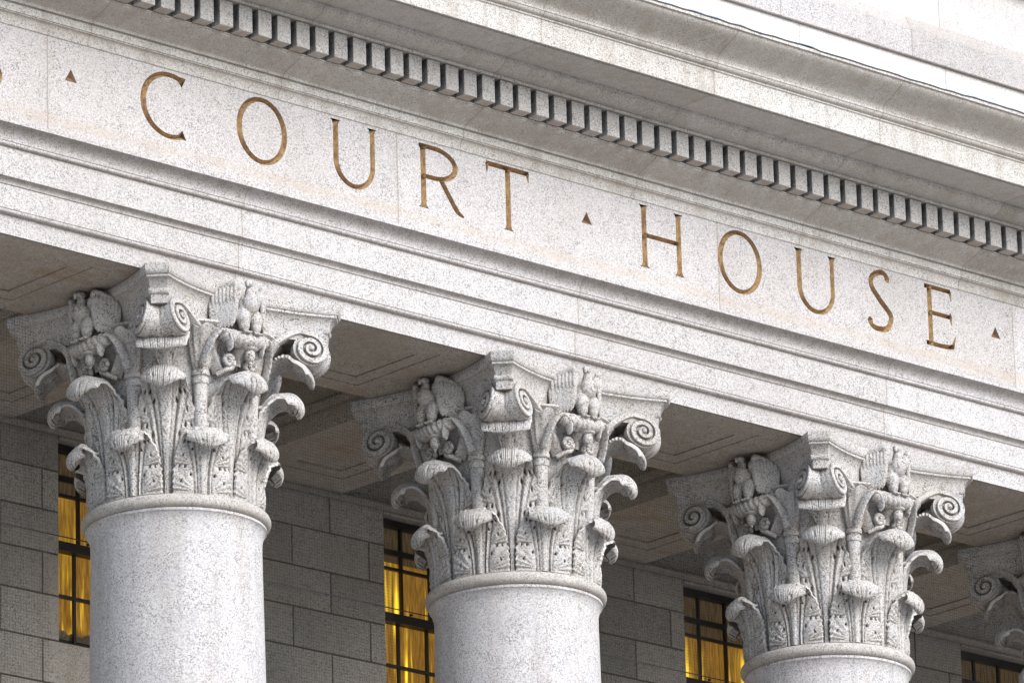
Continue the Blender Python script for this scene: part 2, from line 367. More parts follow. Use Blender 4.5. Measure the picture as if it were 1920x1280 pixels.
def glyph(ch, xa, xb):
    H = ZT - ZB; w = 0.044; t = 0.031; zm = (ZB + ZT) / 2; cx = (xa + xb) / 2
    if ch == 'C':
        rx = (xb - xa) * 0.60; c = xa + rx
        p = ell(c, zm, rx - w / 2, H / 2 - t / 2, 58, 302); ws = wv(p, w, t)
        ws[0] = 0.075; ws[1] = .055; ws[-1] = 0.07; ws[-2] = .05
        return [(p, ws)]
    if ch == 'O':
        p = ell(cx, zm, (xb - xa) / 2 - w / 2, H / 2 - t / 2 + .004, 90, 450, 56); return [(p, wv(p, w, t))]
    if ch == 'U':
        l, r = xa + 0.045, xb - 0.04; rb = (r - l) / 2; rz = rb * 1.02
        p = [(l, ZT), (l, ZT - .012), (l, ZT - .035)] + [(l, ZT - .035 - k * (ZT - .035 - (ZB + rz)) / 6) for k in range(1, 6)]
        p += ell((l + r) / 2, ZB + rz + t / 2, rb, rz, 180, 360, 28)
        p += [(r, ZB + rz + k * (ZT - .035 - (ZB + rz)) / 6) for k in range(1, 6)] + [(r, ZT - .035), (r, ZT - .012), (r, ZT)]
        ws = wv(p, w, t); n = len(ws)
        for i in range(n):
            if i > n * 0.6: ws[i] *= 0.88
        ws[0] = w * 2.1; ws[1] = w * 1.4; ws[-1] = w * 1.9; ws[-2] = w * 1.3
        return [(p, ws)]
    if ch == 'R':
        l = xa + 0.055; zj = ZB + H * 0.50
        a = stem(l, ZB, ZT - .012, w)
        rx = (xb - xa) * 0.46; zt = ZT - t / 2
        p = [(l - .035, zt), (l + .06, zt)] + ell(l + .10, (zt + zj) / 2, rx, (zt - zj) / 2, 88, -88, 24) + [(l + .06, zj), (l, zj)]
        b2 = (p, wv(p, w, t))
        q = spline([(l + .16, zj), (l + .23, zj - .10), (xb - .06, ZB + .035), (xb, ZB + .005)], 14)
        c = ([tuple(v) for v in q], [w * .9] * 10 + [w * .85, w * .7, w * .5, w * .25])
        return [a, b2, c]
    if ch == 'T':
        return [barh(xa, xb, ZT - .012, ZT - .012, 0.034, 1.0, 1.0),
                ([(xa + .008, ZT - .01), (xa + .006, ZT - .075)], [.03, .008]), ([(xb - .012, ZT - .01), (xb - .004, ZT - .075)], [.03, .008]),
                stem(cx, ZB, ZT - .012, w, 2.0, 1.0)]
    if ch == 'H':
        return [stem(xa + .05, ZB, ZT, w), stem(xb - .05, ZB, ZT, w), barh(xa + .05, xb - .05, ZB + H * .52, ZB + H * .52, t)]
    if ch == 'S':
        W = xb - xa
        p = spline([(xb - .045, ZT - .075), (xb - .075, ZT - .018), (cx, ZT - .012), (xa + .05, ZT - .06), (xa + .042, ZT - .13), (cx - .01, zm + .01), (xb - .045, zm - .075), (xb - .03, ZB + .11),
                    (xb - .07, ZB + .035), (cx - .02, ZB + .014), (xa + .03, ZB + .03), (xa + .01, ZB + .09)], 44)
        p = [tuple(v) for v in p]; ws = wv(p, w, t, lambda dx, dz: abs(dz) * .5 + .5 * max(0, dx * -dz * 2 if True else 0))
        ws = [0.034 + .012 * math.sin(PI * i / 43) for i in range(44)]
        ws[0] = .015; ws[1] = .05; ws[2] = .042; ws[-1] = .012; ws[-2] = .05; ws[-3] = .045
        return [(p, ws)]
    if ch == 'E':
        l = xa + .055
        return [stem(l, ZB, ZT, w, 1.3, 1.3), barh(l - .05, xb - .03, ZT - .014, ZT - .014, t), ([(xb - .035, ZT - .012), (xb - .026, ZT - .085)], [.03, .006]),
                barh(l, xb - .035, zm + .02, zm + .02, t), ([(xb - .04, zm + .055), (xb - .038, zm + .02), (xb - .032, zm - .04)], [.006, .03, .006]),
                ([(l - .05, ZB + .014), (l + .1, ZB + .012), (xb - .06, ZB + .018), (xb - .02, ZB + .03)], [t, t, t * 1.15, t * 1.1]), ([(xb - .03, ZB + .02), (xb + .002, ZB + .105)], [.034, .006])]
def groove(strokes, depth_k=0.95, grow=0.0, solid=False, front=FY - 0.03):
    m = MB()
    for pts, ws in strokes:
        pts = [np.array(p, float) for p in pts]; n = len(pts); sec = []
        closed = np.linalg.norm(pts[0] - pts[-1]) < 1e-4
        for i, p in enumerate(pts):
            if closed: t = pts[(i + 1) % n if i < n - 1 else 1] - pts[i - 1 if i > 0 else n - 2]
            else: t = pts[min(i + 1, n - 1)] - pts[max(i - 1, 0)]
            t /= np.linalg.norm(t); nn = np.array([-t[1], t[0]]); h = ws[i] / 2 + grow
            d = min(ws[i], 0.042) * depth_k + grow * 2.5
            a, b2 = p + nn * h, p - nn * h
            if solid: sec.append([(a[0], front, a[1]), (a[0], FY, a[1]), (p[0], FY + d, p[1]), (b2[0], FY, b2[1]), (b2[0], front, b2[1])])
            else: sec.append([(a[0], FY + .0008, a[1]), (p[0], FY + d, p[1]), (b2[0], FY + .0008, b2[1])])
        if solid:
            if closed:
                k = len(sec[0]); V = [q for s_ in sec[:-1] for q in s_]; F = []; nr = n - 1
                for i in range(nr):
                    for j in range(k):
                        F.append((i * k + j, i * k + (j + 1) % k, ((i + 1) % nr) * k + (j + 1) % k, ((i + 1) % nr) * k + j))
                m.add(V, F)
            else: m.rings(sec)
        else:
            m.rings(sec, closed=False)
            if not closed:
                m.add(sec[0], [(0, 1, 2)]); m.add(sec[-1], [(0, 1, 2)])
    return m
LET = [('S', -2.15, -1.893), ('C', -0.757, -0.345), ('O', 0.060, 0.496), ('U', 0.880, 1.290), ('R', 1.650, 2.068), ('T', 2.283, 2.675),
       ('H', 3.708, 4.140), ('O', 4.470, 4.899), ('U', 5.228, 5.645), ('S', 5.962, 6.222), ('E', 6.545, 6.852)]
def tri(cx, cz, w=0.098, h=0.085, grow=0.0):
    A = [(cx - w / 2 - grow, cz - h * .45 - grow), (cx + w / 2 + grow, cz - h * .45 - grow), (cx, cz + h * .55 + grow)]
    return A
fz = MB(); fz.box(X0, X1, FY, 0.55, 2.165, 2.895)
fme = fz.mesh('frieze', M_FRIEZE)
frieze = entpart('frieze', fme)
cut = MB()
for i, (ch, a, b2) in enumerate(LET):
    c = groove(glyph(ch, a, b2), grow=0.0015, solid=True); cut.add(c.V, c.F)
TRI = [(-1.337, 2.652), (3.211, 2.648), (7.282, 2.632)]
for cx, cz in TRI:
    A = tri(cx, cz, grow=.0015)
    cut.add([(x, FY - .03, z) for x, z in A] + [(x, FY, z) for x, z in A] + [(cx, FY + .045, cz)],
            [(0, 2, 1), (0, 1, 4, 3), (1, 2, 5, 4), (2, 0, 3, 5), (3, 4, 6), (4, 5, 6), (5, 3, 6)])
cme = cut.mesh('letter_cutter', M_FRIEZE)
cob = bpy.data.objects.new('letter_cutter', cme); COL.objects.link(cob)
tmp = bpy.data.objects.new('frieze_uncut', fme); COL.objects.link(tmp)
md = tmp.modifiers.new('cut', 'BOOLEAN'); md.operation = 'DIFFERENCE'; md.object = cob; md.solver = 'EXACT'; md.use_self = True
bpy.context.view_layer.update()
dg = bpy.context.evaluated_depsgraph_get()
newme = bpy.data.meshes.new_from_object(tmp.evaluated_get(dg))
if len(newme.polygons) > 50: frieze.data = newme
newme.name = 'frieze'
bpy.data.objects.remove(tmp); bpy.data.objects.remove(cob)
NAMES = {'S': 'letter S', 'C': 'letter C', 'O': 'letter O', 'U': 'letter U', 'R': 'letter R', 'T': 'letter T', 'H': 'letter H', 'E': 'letter E'}
WORD = ['before the first triangle, cut off at the photo edge'] + ['in the word COURT'] * 5 + ['in the word HOUSE'] * 5
for i, (ch, a, b2) in enumerate(LET):
    o = put('letter', groove(glyph(ch, a, b2)).mesh('letter', M_GOLD), frieze)
    o['label'] = 'gilt carved ' + NAMES[ch] + ' ' + WORD[i]
for (cx, cz), lb in zip(TRI, ('before the word COURT', 'between the words COURT and HOUSE', 'after the word HOUSE')):
    A = tri(cx, cz)
    me = mesh('triangular_stop', [(x, FY + .0008, z) for x, z in A] + [(cx, FY + .03, cz)], [(0, 1, 3), (1, 2, 3), (2, 0, 3)], M_STOP)
    o = put('triangular_stop', me, frieze); o['label'] = 'small gilt triangle ' + lb

# --- cornice
bed = [(0.55, 2.897), (-0.598, 2.897), (-0.603, 2.886), (-0.603, 2.882), (-0.607, 2.881)]
bed += ogee((-0.607, 2.890), (-0.637, 2.960), 'cavetto', 8) + [(-0.641, 2.962), (-0.641, 2.967), (-0.637, 2.969), (-0.645, 2.971), (-0.645, 3.020), (-0.640, 3.022), (-0.640, 3.029), (-0.660, 3.031)]
bed += ogee((-0.662, 3.040), (-0.845, 3.128), 'cyma', 12) + [(-0.856, 3.130), (-0.856, 3.136), (0.55, 3.136)]
bed[3:5] = []
entpart('bed_moulding', extrude_x('bed_moulding', bed, M_CORN))
M_GAP = granite('shade_dark_granite_band', (0.10, 0.10, 0.105), (0.05, 0.05, 0.052), dirt_shade=(0.035, 0.035, 0.038), dirt_shade_amt=0.9, ao_dist=0.08, under=0.0)  # granite coloured almost black to paint the shade behind the dentil gaps
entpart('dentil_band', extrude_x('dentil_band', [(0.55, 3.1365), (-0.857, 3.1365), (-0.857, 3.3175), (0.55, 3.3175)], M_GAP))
PITCH = 0.1653; SLOT0 = 3.550
den = None
for i in range(-36, 60):
    xs = SLOT0 + i * PITCH                                  # left edge of a gap; the dentil follows it
    if den is None:
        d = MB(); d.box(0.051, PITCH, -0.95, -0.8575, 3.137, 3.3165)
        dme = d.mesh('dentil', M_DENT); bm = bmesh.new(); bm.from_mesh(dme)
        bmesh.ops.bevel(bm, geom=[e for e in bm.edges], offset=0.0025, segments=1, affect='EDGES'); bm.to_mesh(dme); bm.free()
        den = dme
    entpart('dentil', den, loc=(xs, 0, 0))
cor = [(0.55, 3.319), (-0.965, 3.319), (-0.968, 3.322), (-0.968, 3.338), (-0.962, 3.341)]
cor += ogee((-0.966, 3.342), (-1.085, 3.402), 'ovolo', 9) + [(-1.100, 3.404), (-1.100, 3.420), (-1.395, 3.424), (-1.400, 3.440), (-1.425, 3.440), (-1.428, 3.418), (-1.450, 3.416), (-1.450, 3.583), (-1.454, 3.588)]
cor += [(-1.460, 3.590), (-1.460, 3.600)] + ogee((-1.460, 3.603), (-1.490, 3.632), 'ovolo', 5) + [(-1.496, 3.634), (-1.496, 3.652), (-1.490, 3.655)]
cor += ogee((-1.492, 3.660), (-1.700, 3.812), 'cyma', 14) + [(-1.718, 3.814), (-1.718, 3.836), (-0.70, 3.99), (0.55, 3.99)]
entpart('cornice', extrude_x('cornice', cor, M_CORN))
# lead flashing along the top edge of the cornice, slightly uneven
fv = []; ff = []; k = 0
xs = np.arange(X0, X1, 0.11); wob = 0.004 * np.sin(xs * 2.1) + 0.004 * rng.standard_normal(len(xs))
for x, w_ in zip(xs, wob): fv += [(x, -1.722, 3.833 + w_), (x, -1.722, 3.843 + w_), (x, -1.45, 3.884 + w_)]
for i in range(len(xs) - 1):
    a = i * 3; ff += [(a, a + 3, a + 4, a + 1), (a + 1, a + 4, a + 5, a + 2)]
entpart('flashing', mesh('flashing', fv, ff, M_LEAD))

# ------------------------------------------------------------------ attic above the cornice
att = tag(empty('attic_wall', (3.0, -0.5, 3.99)), 'bright pale granite attic wall set back above the cornice, at the top right', 'wall')
def attpart(name, me): o = put(name, me, att); o.location = (-3.0, 0.5, -3.99); return o
lo = [(0.55, 3.991), (-0.822, 3.991), (-0.822, 4.478), (0.55, 4.478)]
attpart('lower_wall', extrude_x('lower_wall', lo, M_ATTIC))
ab = [(0.55, 4.480), (-0.850, 4.480), (-0.853, 4.484), (-0.853, 4.690), (-0.845, 4.697)] + ogee((-0.845, 4.700), (-0.802, 4.800), 'line', 2) + [(-0.80, 4.803), (0.55, 4.803)]
attpart('string_course', extrude_x('string_course', ab, granite('granite_string_course', (0.53, 0.52, 0.53), (0.2,0.19,0.2), joints=[(1.34, 0.92)], dirt_shade_amt=0.5, ao_dist=0.06, streak=0.08,
        bands=[(4.69, 4.82, 0.35, (0.55, 0.50, 0.45))])))
up = [(0.55, 4.805), (-0.785, 4.805), (-0.785, 5.19)] + ogee((-0.79, 5.20), (-0.86, 5.26), 'cavetto', 5) + [(-0.87, 5.262), (-0.87, 5.60), (0.55, 5.60)]
attpart('upper_wall', extrude_x('upper_wall', up, M_ATTIC))

# ------------------------------------------------------------------ portico ceiling: architrave soffit panels, cross beams, sunk coffers
ceil = tag(empty('portico_ceiling', (3.0, 1.5, 1.455)), 'brown stained stone portico ceiling with panelled beams running from columns to back wall', 'ceiling')
def cpart(name, me): o = put(name, me, ceil); o.location = (-3.0, -1.5, -1.455); return o
WY = 2.45
def panelled(mb, x0, x1, y0, y1, a, b2, depth=0.016, z=1.453, zb=1.62):
    """underside x0..x1, y0..y1 with a sunk panel: moulding from inset a to inset b2"""
    def rect(i, zz, j=None): 
        j = i if j is None else j
        return [(x0 + i, y0 + j, zz), (x1 - i, y0 + j, zz), (x1 - i, y1 - j, zz), (x0 + i, y1 - j, zz)]
    ax, ay = a
    R_ = [rect(0, z), rect(ax, z, ay), rect(ax, z + depth * .35, ay), rect(ax + (b2) * .8, z + depth * .45, ay + b2 * .8), rect(ax + b2, z + depth * .45, ay + b2), rect(ax + b2, z + depth, ay + b2)]
    V = [p for r in R_ for p in r]; F = []
    for i in range(len(R_) - 1):
        for j in range(4):
            F.append((i * 4 + j, i * 4 + (j + 1) % 4, (i + 1) * 4 + (j + 1) % 4, (i + 1) * 4 + j))
    k = (len(R_) - 1) * 4; F.append((k, k + 1, k + 2, k + 3))
    mb.add(V, F)
pm = MB()
for c in range(-2, 6):                                          # architrave soffit, one panel per bay
    panelled(pm, c * S + 0.001, c * S + S - 0.001, -0.5985, 0.5815, (1.03, 0.16), 0.12)
cpart('panelled_soffit', pm.mesh('panelled_soffit', M_SOFF))
for c in range(-1, 6):
    b3 = MB(); x = c * S
    panelled(b3, x - 0.55, x + 0.55, 0.5825, WY - 0.004, (0.22, 0.30), 0.12)
    b3.add([(x - .55, .5825, 1.453), (x - .55, WY - .004, 1.453), (x - .55, WY - .004, 1.60), (x - .55, .5825, 1.60)], [(0, 1, 2, 3)])
    b3.box(x - 0.575, x - 0.548, 0.5825, WY - .004, 1.60, 1.66); b3.box(x - 0.548, x - .54, .5825, WY - .004, 1.66, 2.3)
    b3.add([(x + .55, .5825, 1.453), (x + .55, WY - .004, 1.453), (x + .55, WY - .004, 1.60), (x + .55, .5825, 1.60)], [(0, 1, 2, 3)])
    b3.box(x + 0.548, x + 0.575, 0.5825, WY - .004, 1.60, 1.66); b3.box(x + 0.54, x + .548, .5825, WY - .004, 1.66, 2.3)
    cpart('ceiling_beam', b3.mesh('ceiling_beam', M_SOFF))
    cf = MB(); x0_, x1_ = x + 0.54, x + S - 0.54
    cf.box(x0_, x1_, 0.603, 2.8, 2.12, 2.3)
    cf.box(x0_ + .04, x1_ - .04, 0.603, 0.70, 1.95, 2.12); cf.box(x0_ + .04, x1_ - .04, WY - .14, WY - .02, 1.95, 2.12)
    cpart('coffer', cf.mesh('coffer', M_SOFF))

# ------------------------------------------------------------------ back wall with windows
wall = tag(empty('back_wall', (3.0, WY, FLOOR)), 'shaded grey granite ashlar wall behind the columns, with dark steel windows', 'wall')
def wpart(name, me, parent=None):
    o = put(name, me, parent or wall)
    if parent is None: o.location = (-3.0, -WY, -FLOOR)
    return o
WINX0, WINX1 = 0.98, 2.09
ZS = [1.448, 1.15, 0.855, 0.55, 0.25, -0.07]
while ZS[-1] > FLOOR + 0.3: ZS.append(ZS[-1] - 0.31)
ZS[-1] = FLOOR
wm = MB()
def block(x0, x1, z0, z1, bev=0.008, dep=0.014):
    j = 0.0006 * rng.standard_normal()
    o_ = [(x0, WY + dep, z0), (x1, WY + dep, z0), (x1, WY + dep, z1), (x0, WY + dep, z1)]
    i_ = [(x0 + bev, WY + j, z0 + bev), (x1 - bev, WY + j, z0 + bev), (x1 - bev, WY + j, z1 - bev), (x0 + bev, WY + j, z1 - bev)]
    wm.add(o_ + i_, [(4, 5, 6, 7)] + [(k, (k + 1) % 4, 4 + (k + 1) % 4, 4 + k) for k in range(4)])
for r in range(len(ZS) - 1):
    z1, z0 = ZS[r], ZS[r + 1]
    win = z0 >= -0.0701
    for c in range(-2, 5):
        o_ = c * S
        js = [2.62, 3.46] if r % 2 == 0 else [2.24, 3.10, 3.83]
        if win:
            xs = [WINX1] + js + [WINX0 + S]
            for a, b2 in zip(xs[:-1], xs[1:]): block(o_ + a, o_ + b2, z0, z1)
            if r == 0: block(o_ + WINX0, o_ + WINX1, 1.39, z1)
        else:
            xs = ([2.62, 3.46, 4.5, 5.62] if r % 2 == 0 else [2.24, 3.10, 3.83, 4.62, 5.24])
            for a, b2 in zip(xs[:-1], xs[1:]): block(o_ + a, o_ + b2, z0, z1)
# reveals of the openings
for c in range(-2, 5):
    a, b2 = c * S + WINX0, c * S + WINX1; yb = 2.78
    za, zb = -0.07, 1.39; y0 = WY + 0.013
    wm.add([(a, y0, za), (a, yb, za), (a, yb, zb), (a, y0, zb), (b2, y0, za), (b2, yb, za), (b2, yb, zb), (b2, y0, zb)],
           [(0, 1, 2, 3), (7, 6, 5, 4), (0, 4, 5, 1), (3, 2, 6, 7)])
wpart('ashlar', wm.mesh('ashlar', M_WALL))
wb = MB(); wb.box(X0, X1, WY + .38, WY + .6, FLOOR, 2.3); wb.box(X0, X1, WY + 0.03, WY + .38, 1.395, 2.3)
wb.box(X0, X1, WY + 0.03, WY + 0.38, FLOOR, -0.08)
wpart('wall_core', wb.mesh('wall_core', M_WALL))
mo = MB(); mo.box(X0, X1, WY - 0.035, WY - 0.001, 1.4135, 1.4515)
wpart('ceiling_moulding', mo.mesh('ceiling_moulding', M_WALL))

GY, GY2 = 2.60, 2.645
fr = MB(); a, b2 = WINX0 + .003, WINX1 - .003
fr.box(a, b2, GY - .06, GY + .03, 1.345, 1.387)                                        # head
for i in range(46):                                                                # grille of the head
    x = a + .006 + i * (b2 - a - .012) / 45.0; fr.box(x - .0035, x + .0035, GY - .058, GY - .05, 1.388, 1.452 if False else 1.389)
for x0_, x1_ in ((a, a + .022), (b2 - .022, b2)): fr.box(x0_, x1_, GY - .02, GY2 + .03, -.065, 1.345)
for zz, h in ((1.160, .040), (1.036, .022)): fr.box(a + .022, b2 - .022, GY - .021, GY + .012, zz - h / 2, zz + h / 2)
fr.box(a + .022, b2 - .022, GY - .028, GY2 + .012, .636, .700)                                 # meeting rail
fr.box(a + .022, b2 - .022, GY2 - .018, GY2 + .012, .310, .334)
fr.box(a + .022, b2 - .022, GY2 - .022, GY2 + .02, -.065, -.005)
fr.tube([(a + .34, GY - .03, .702), (a + .34, GY - .03, .714), (a + .36, GY - .03, .714)], .008, 6)
for i in (1, 2, 3):
    x = WINX0 + i * (WINX1 - WINX0) / 4
    fr.box(x - .0105, x + .0105, GY - .0205, GY + .0115, .700, 1.345)
    fr.box(x - .0105, x + .0105, GY2 - .0175, GY2 + .0115, -.005, .636)
fme_w = fr.mesh('window_frame', M_FRAME)
pv = MB()
pv.add([(a + .02, GY - .005, .69), (b2 - .02, GY - .005, .69), (b2 - .02, GY - .005, 1.35), (a + .02, GY - .005, 1.35)], [(0, 1, 2, 3)])
pv.add([(a + .02, GY2 - .003, -.03), (b2 - .02, GY2 - .003, -.03), (b2 - .02, GY2 - .003, .65), (a + .02, GY2 - .003, .65)], [(0, 1, 2, 3)])
pme_w = pv.mesh('pane', M_GLASS)
def curtain(seed):
    r2 = np.random.default_rng(seed); xs = np.linspace(a + .004, b2 - .004, 130)
    ph = r2.uniform(0, 6.28, 6); zs = np.linspace(-.06, 1.20, 24); V = []; F = []
    for z in zs:
        amp = .010 + .012 * (1.2 - z)
        y = 2.745 + amp * (np.sin(xs * 38 + ph[0]) + .6 * np.sin(xs * 71 + ph[1] + z) + .5 * np.sin(xs * 19 + ph[2])) * .6
        V += list(zip(xs, y, [z] * 130))
    for i in range(23):
        for j in range(129):
            k = i * 130 + j; F.append((k, k + 1, k + 131, k + 130))
    return mesh('curtain', V, F, M_CURT, 60)
WL = ['amber lit window left of the leftmost column', 'amber lit window left of the second column', 'dull amber window left of the third column', 'dim window at the lower right photo edge']
for c in range(-1, 5):
    w = wpart('window', fme_w); w.location.x = c * S - 3.0
    w['label'] = (['hidden window', *WL] + ['window'] * 3)[c + 1] if 0 <= c <= 3 else 'steel window'
    put('pane', pme_w, w); put('curtain', curtain(11 + c), w)
    sh = MB(); sh.box(a + .004, b2 - .004, 2.690, 2.693, 1.045 + (.0, .03, .06, .02, -.1, 0)[c + 1], 1.385)
    if c == 0:
        cl = MB(); r3 = random.Random(3)
        for k in range(9):
            xx = a + .06 + k * (b2 - a - .12) / 8
            cl.ellipsoid((xx, 2.695, .012 + r3.uniform(0, .02)), (.075, .022, .055 + r3.uniform(0, .025)), Matrix.Rotation(r3.uniform(-.5, .5), 3, 'Y'), 14, 9)
        tag(put('crumpled_cloth', cl.mesh('crumpled_cloth', M_CLOTH, 60), None, (0, 0, 0)), 'crumpled pale cloth lying behind the lowest panes of the leftmost window', 'cloth')
        sb = MB(); sb.box(a + .004, b2 - .004, 2.668, 2.6725, -.062, .022); put('dark_sill_panel', sb.mesh('dark_sill_panel', M_FRAME), w)
    put('roller_shade', sh.mesh('roller_shade', M_SHADE), w)

# ------------------------------------------------------------------ the columns
def rib_leaf(name, spine, hws, nt=110, ns=71, th=0.032, wrap=0.56, t_curl=0.62, cup=0.03, curl_ridge=0.0019, nr=13, tiers=((0.02, .34), (.34, .62)), trunk=(0.035, 0.10),
             teeth=16, tooth=0.06, lobe=0.013, detail=1.0, puff=0.8, fat=.3):
    """acanthus leaf: spine in (r, z), half widths along it; built pointing along +X (radial)"""
    sp = spline(spine, nt); t = np.linspace(0, 1, nt)
    hw = np.interp(t, np.linspace(0, 1, len(hws)), hws)
    k = np.ones(5) / 5; hw = np.r_[hw[:2], np.convolve(hw, k, 'valid'), hw[-2:]]
    tg = np.gradient(sp, axis=0); tg /= np.linalg.norm(tg, axis=1)[:, None]
    N = np.stack([tg[:, 1], -tg[:, 0]], 1)
    s = np.linspace(-1, 1, ns); T, Sg = np.meshgrid(t, s, indexing='ij'); A = np.abs(Sg)
    curl = np.clip((T - t_curl) / 0.10, 0, 1); curl = curl * curl * (3 - 2 * curl)
    body = 1 - curl
    edge = 1 - tooth * (np.abs(np.sin(PI * teeth * T)) ** 0.6) * (1 - .92 * curl)
    for a0, a1 in tiers:                                                     # big lobes notch the outline
        edge -= 0.07 * np.exp(-((T - a1) / 0.022) ** 2)
    tipround = np.sqrt(np.clip(1 - np.clip((T - .95) / .05, 0, 1) ** 2.5, 0.02, 1))
    lat = Sg * hw[:, None] * np.where(A > .55, 1 + (edge - 1) * (A - .55) / .45, 1) * tipround
    la = np.abs(lat)
    D = np.zeros_like(T)
    tw = trunk[0] + (trunk[1] - trunk[0]) * np.clip(T / t_curl, 0, 1) ** 2.2                # half width of the trunk of ribs
    D += body * detail * (0.011 * np.exp(-(la / (tw * .55)) ** 4) - 0.014 * np.exp(-((la - tw) / .007) ** 2) - .007 * np.exp(-((la - tw * .55) / .005) ** 2) + 0.006 * np.exp(-((la - tw * 1.3) / .008) ** 2) - .008 * np.exp(-((la - tw * 1.65) / .005) ** 2))
    for a0, a1 in tiers:
        u = np.clip((T - a0) / (a1 - a0), 0, 1); inside = ((T >= a0) & (T < a1)).astype(float)
        out_ = np.clip((la - tw * 1.5) / .05, 0, 1)
        D += body * detail * inside * out_ * lobe * (np.sin(PI * np.clip(u, 0.02, 1) ** .8) ** .6 + .5 * u - .3)
        # ridges of the leaflets fanning from the eye of the lobe
        ang = np.arctan2(la - tw * 1.2, (T - a0) * 1.0 + 1e-3)
        D += body * detail * inside * out_ * 0.0035 * np.cos(ang * 19)
        for (tt, ll, rr, dep) in ((a1 - .015, .60, .008, .040), (a1 - .012, .82, .007, .035), ((a0 * .35 + a1 * .65), .40, .0055, .05), (a0 * .6 + a1 * .4, .72, .005, .03)):
            for sg in (-1, 1):
                dl = (Sg * sg - ll) * hw[:, None]; dt = (T - tt) * 1.0
                D -= detail * dep * np.exp(-((dl / rr) ** 2 + (dt / .013) ** 2)) * body
    fr = np.abs(((Sg * nr / 2 * (1 + .25 * np.clip((T - t_curl) / (1 - t_curl), 0, 1))) % 1.0) - .5)
    D += curl * curl_ridge * 2.4 * np.exp(-(fr / .17) ** 2) * np.clip((T - t_curl - .02) / .15, .15, 1) * np.clip(1.15 - A, 0, 1)
    D += curl * 0.016 * np.exp(-((np.abs(Sg) - .38) / .035) ** 2) * np.exp(-((T - (t_curl + .24)) / .022) ** 2)
    D += 0.0022 * np.sin(T * 97 + Sg * 13) * np.sin(Sg * 41 + T * 31) * detail * body
    lb = 1 - np.abs(np.cos(PI * 3.5 * np.clip(Sg, -.99, .99)))                                # notches between the seven leaflets of the tip
    D += curl * .007 * puff * np.exp(-((1 - lb) / .16) ** 2) * np.clip((T - t_curl - .05) / .2, 0, 1)
    retract = .020 * puff * lb ** 2 * np.clip((T - .86) / .14, 0, 1) * (A < .95)
    wrapd = -(lat ** 2) / (2 * wrap) * np.clip(1 - (T - .45) / .3, 0, 1)
    cupd = cup * (A ** 2.3) * np.clip((T - t_curl * .85) / .2, 0, 1)
    def place(off):
        r_ = sp[:, 0][:, None] - tg[:, 0][:, None] * retract + wrapd + N[:, 0][:, None] * (D + cupd + off)
        z_ = sp[:, 1][:, None] - tg[:, 1][:, None] * retract + N[:, 1][:, None] * (D + cupd + off)
        return np.stack([r_, lat, z_], -1)
    thk = th * (1 + fat * curl) * (1 - .45 * A ** 2) * np.clip((1.02 - T) / .05, .45, 1)
    f = place(thk * curl); bk_flat = place(-thk * body)
    V = np.vstack([f.reshape(-1, 3), bk_flat.reshape(-1, 3)]); n0 = nt * ns; F = []
    for i in range(nt - 1):
        for j in range(ns - 1):
            q = i * ns + j
            F.append((q, q + 1, q + ns + 1, q + ns)); F.append((n0 + q, n0 + q + ns, n0 + q + ns + 1, n0 + q + 1))
    for i in range(nt - 1):
        for j in (0, ns - 1):
            q = i * ns + j; F.append((q, q + ns, n0 + q + ns, n0 + q))
    for i in (0, nt - 1):
        for j in range(ns - 1):
            q = i * ns + j; F.append((q, q + 1, n0 + q + 1, n0 + q))
    return mesh(name, V, F, M_CARVE, 60)

ME_LOW = rib_leaf('lower_leaf', [(.575, .055), (.578, .15), (.582, .25), (.60, .345), (.632, .42), (.680, .462), (.725, .445), (.745, .395), (.735, .345), (.705, .32)],
                  [.20, .206, .204, .200, .190, .168, .146, .142, .130, .100], t_curl=.66, tiers=((.02, .30), (.30, .56)), trunk=(.035, .085), cup=.060, puff=.9, fat=.25)
ME_UP = rib_leaf('upper_leaf', [(.552, .055), (.556, .25), (.562, .45), (.575, .62), (.603, .735), (.652, .828), (.716, .872), (.788, .862), (.838, .808), (.848, .750), (.828, .710), (.800, .695)],
                 [.045, .10, .205, .218, .216, .198, .168, .154, .150, .142, .115], t_curl=.66, tiers=((.22, .42), (.42, .61)), trunk=(.036, .11), cup=.070, nr=17, nt=150, puff=.8, fat=.45)
ME_CORNER = rib_leaf('corner_leaf', [(.600, .90), (.632, .985), (.682, 1.050), (.750, 1.083), (.828, 1.074), (.890, 1.028), (.922, .968), (.920, .935), (.902, .92)],
                     [.035, .065, .115, .158, .176, .176, .171, .166, .155], t_curl=.50, tiers=((.03, .25), (.25, .48)), cup=.022, teeth=24, tooth=.07, trunk=(.04, .09), th=.03, curl_ridge=.0018, nr=17, detail=.22, puff=.6)
def curlet_mesh():
    # leaf that hooks from the calyx towards the middle of the face; drawn in the frame of the face
    m = MB(); pts = spline([(.60, .262, .90), (.632, .258, .98), (.668, .240, 1.06), (.698, .205, 1.112), (.718, .165, 1.110), (.728, .138, 1.066), (.726, .130, 1.015), (.716, .134, .995)], 40)
    rad = np.interp(np.linspace(0, 1, 40), [0, .2, .5, .75, .93, 1], [.030, .033, .034, .030, .024, .012]); rings = []
    for i, p in enumerate(pts):
        t = pts[min(i + 1, 39)] - pts[max(i - 1, 0)]; t /= np.linalg.norm(t)
        a_ = np.array([1.0, 0, 0]) - t * t[0]; a_ /= np.linalg.norm(a_); b_ = np.cross(a_, t)
        q = rad[i] * (1 + .10 * abs(math.sin(i * .9)))
        rings.append([tuple(p + a_ * q * 1.25 * math.cos(2 * PI * k / 20) + b_ * q * .62 * (1 - .22 * abs(math.sin(4 * PI * k / 20))) * math.sin(2 * PI * k / 20)) for k in range(20)])
    m.rings(rings)
    return m.mesh('calyx_leaf', M_SMOOTHCARVE, 50)
ME_CURLET = curlet_mesh()

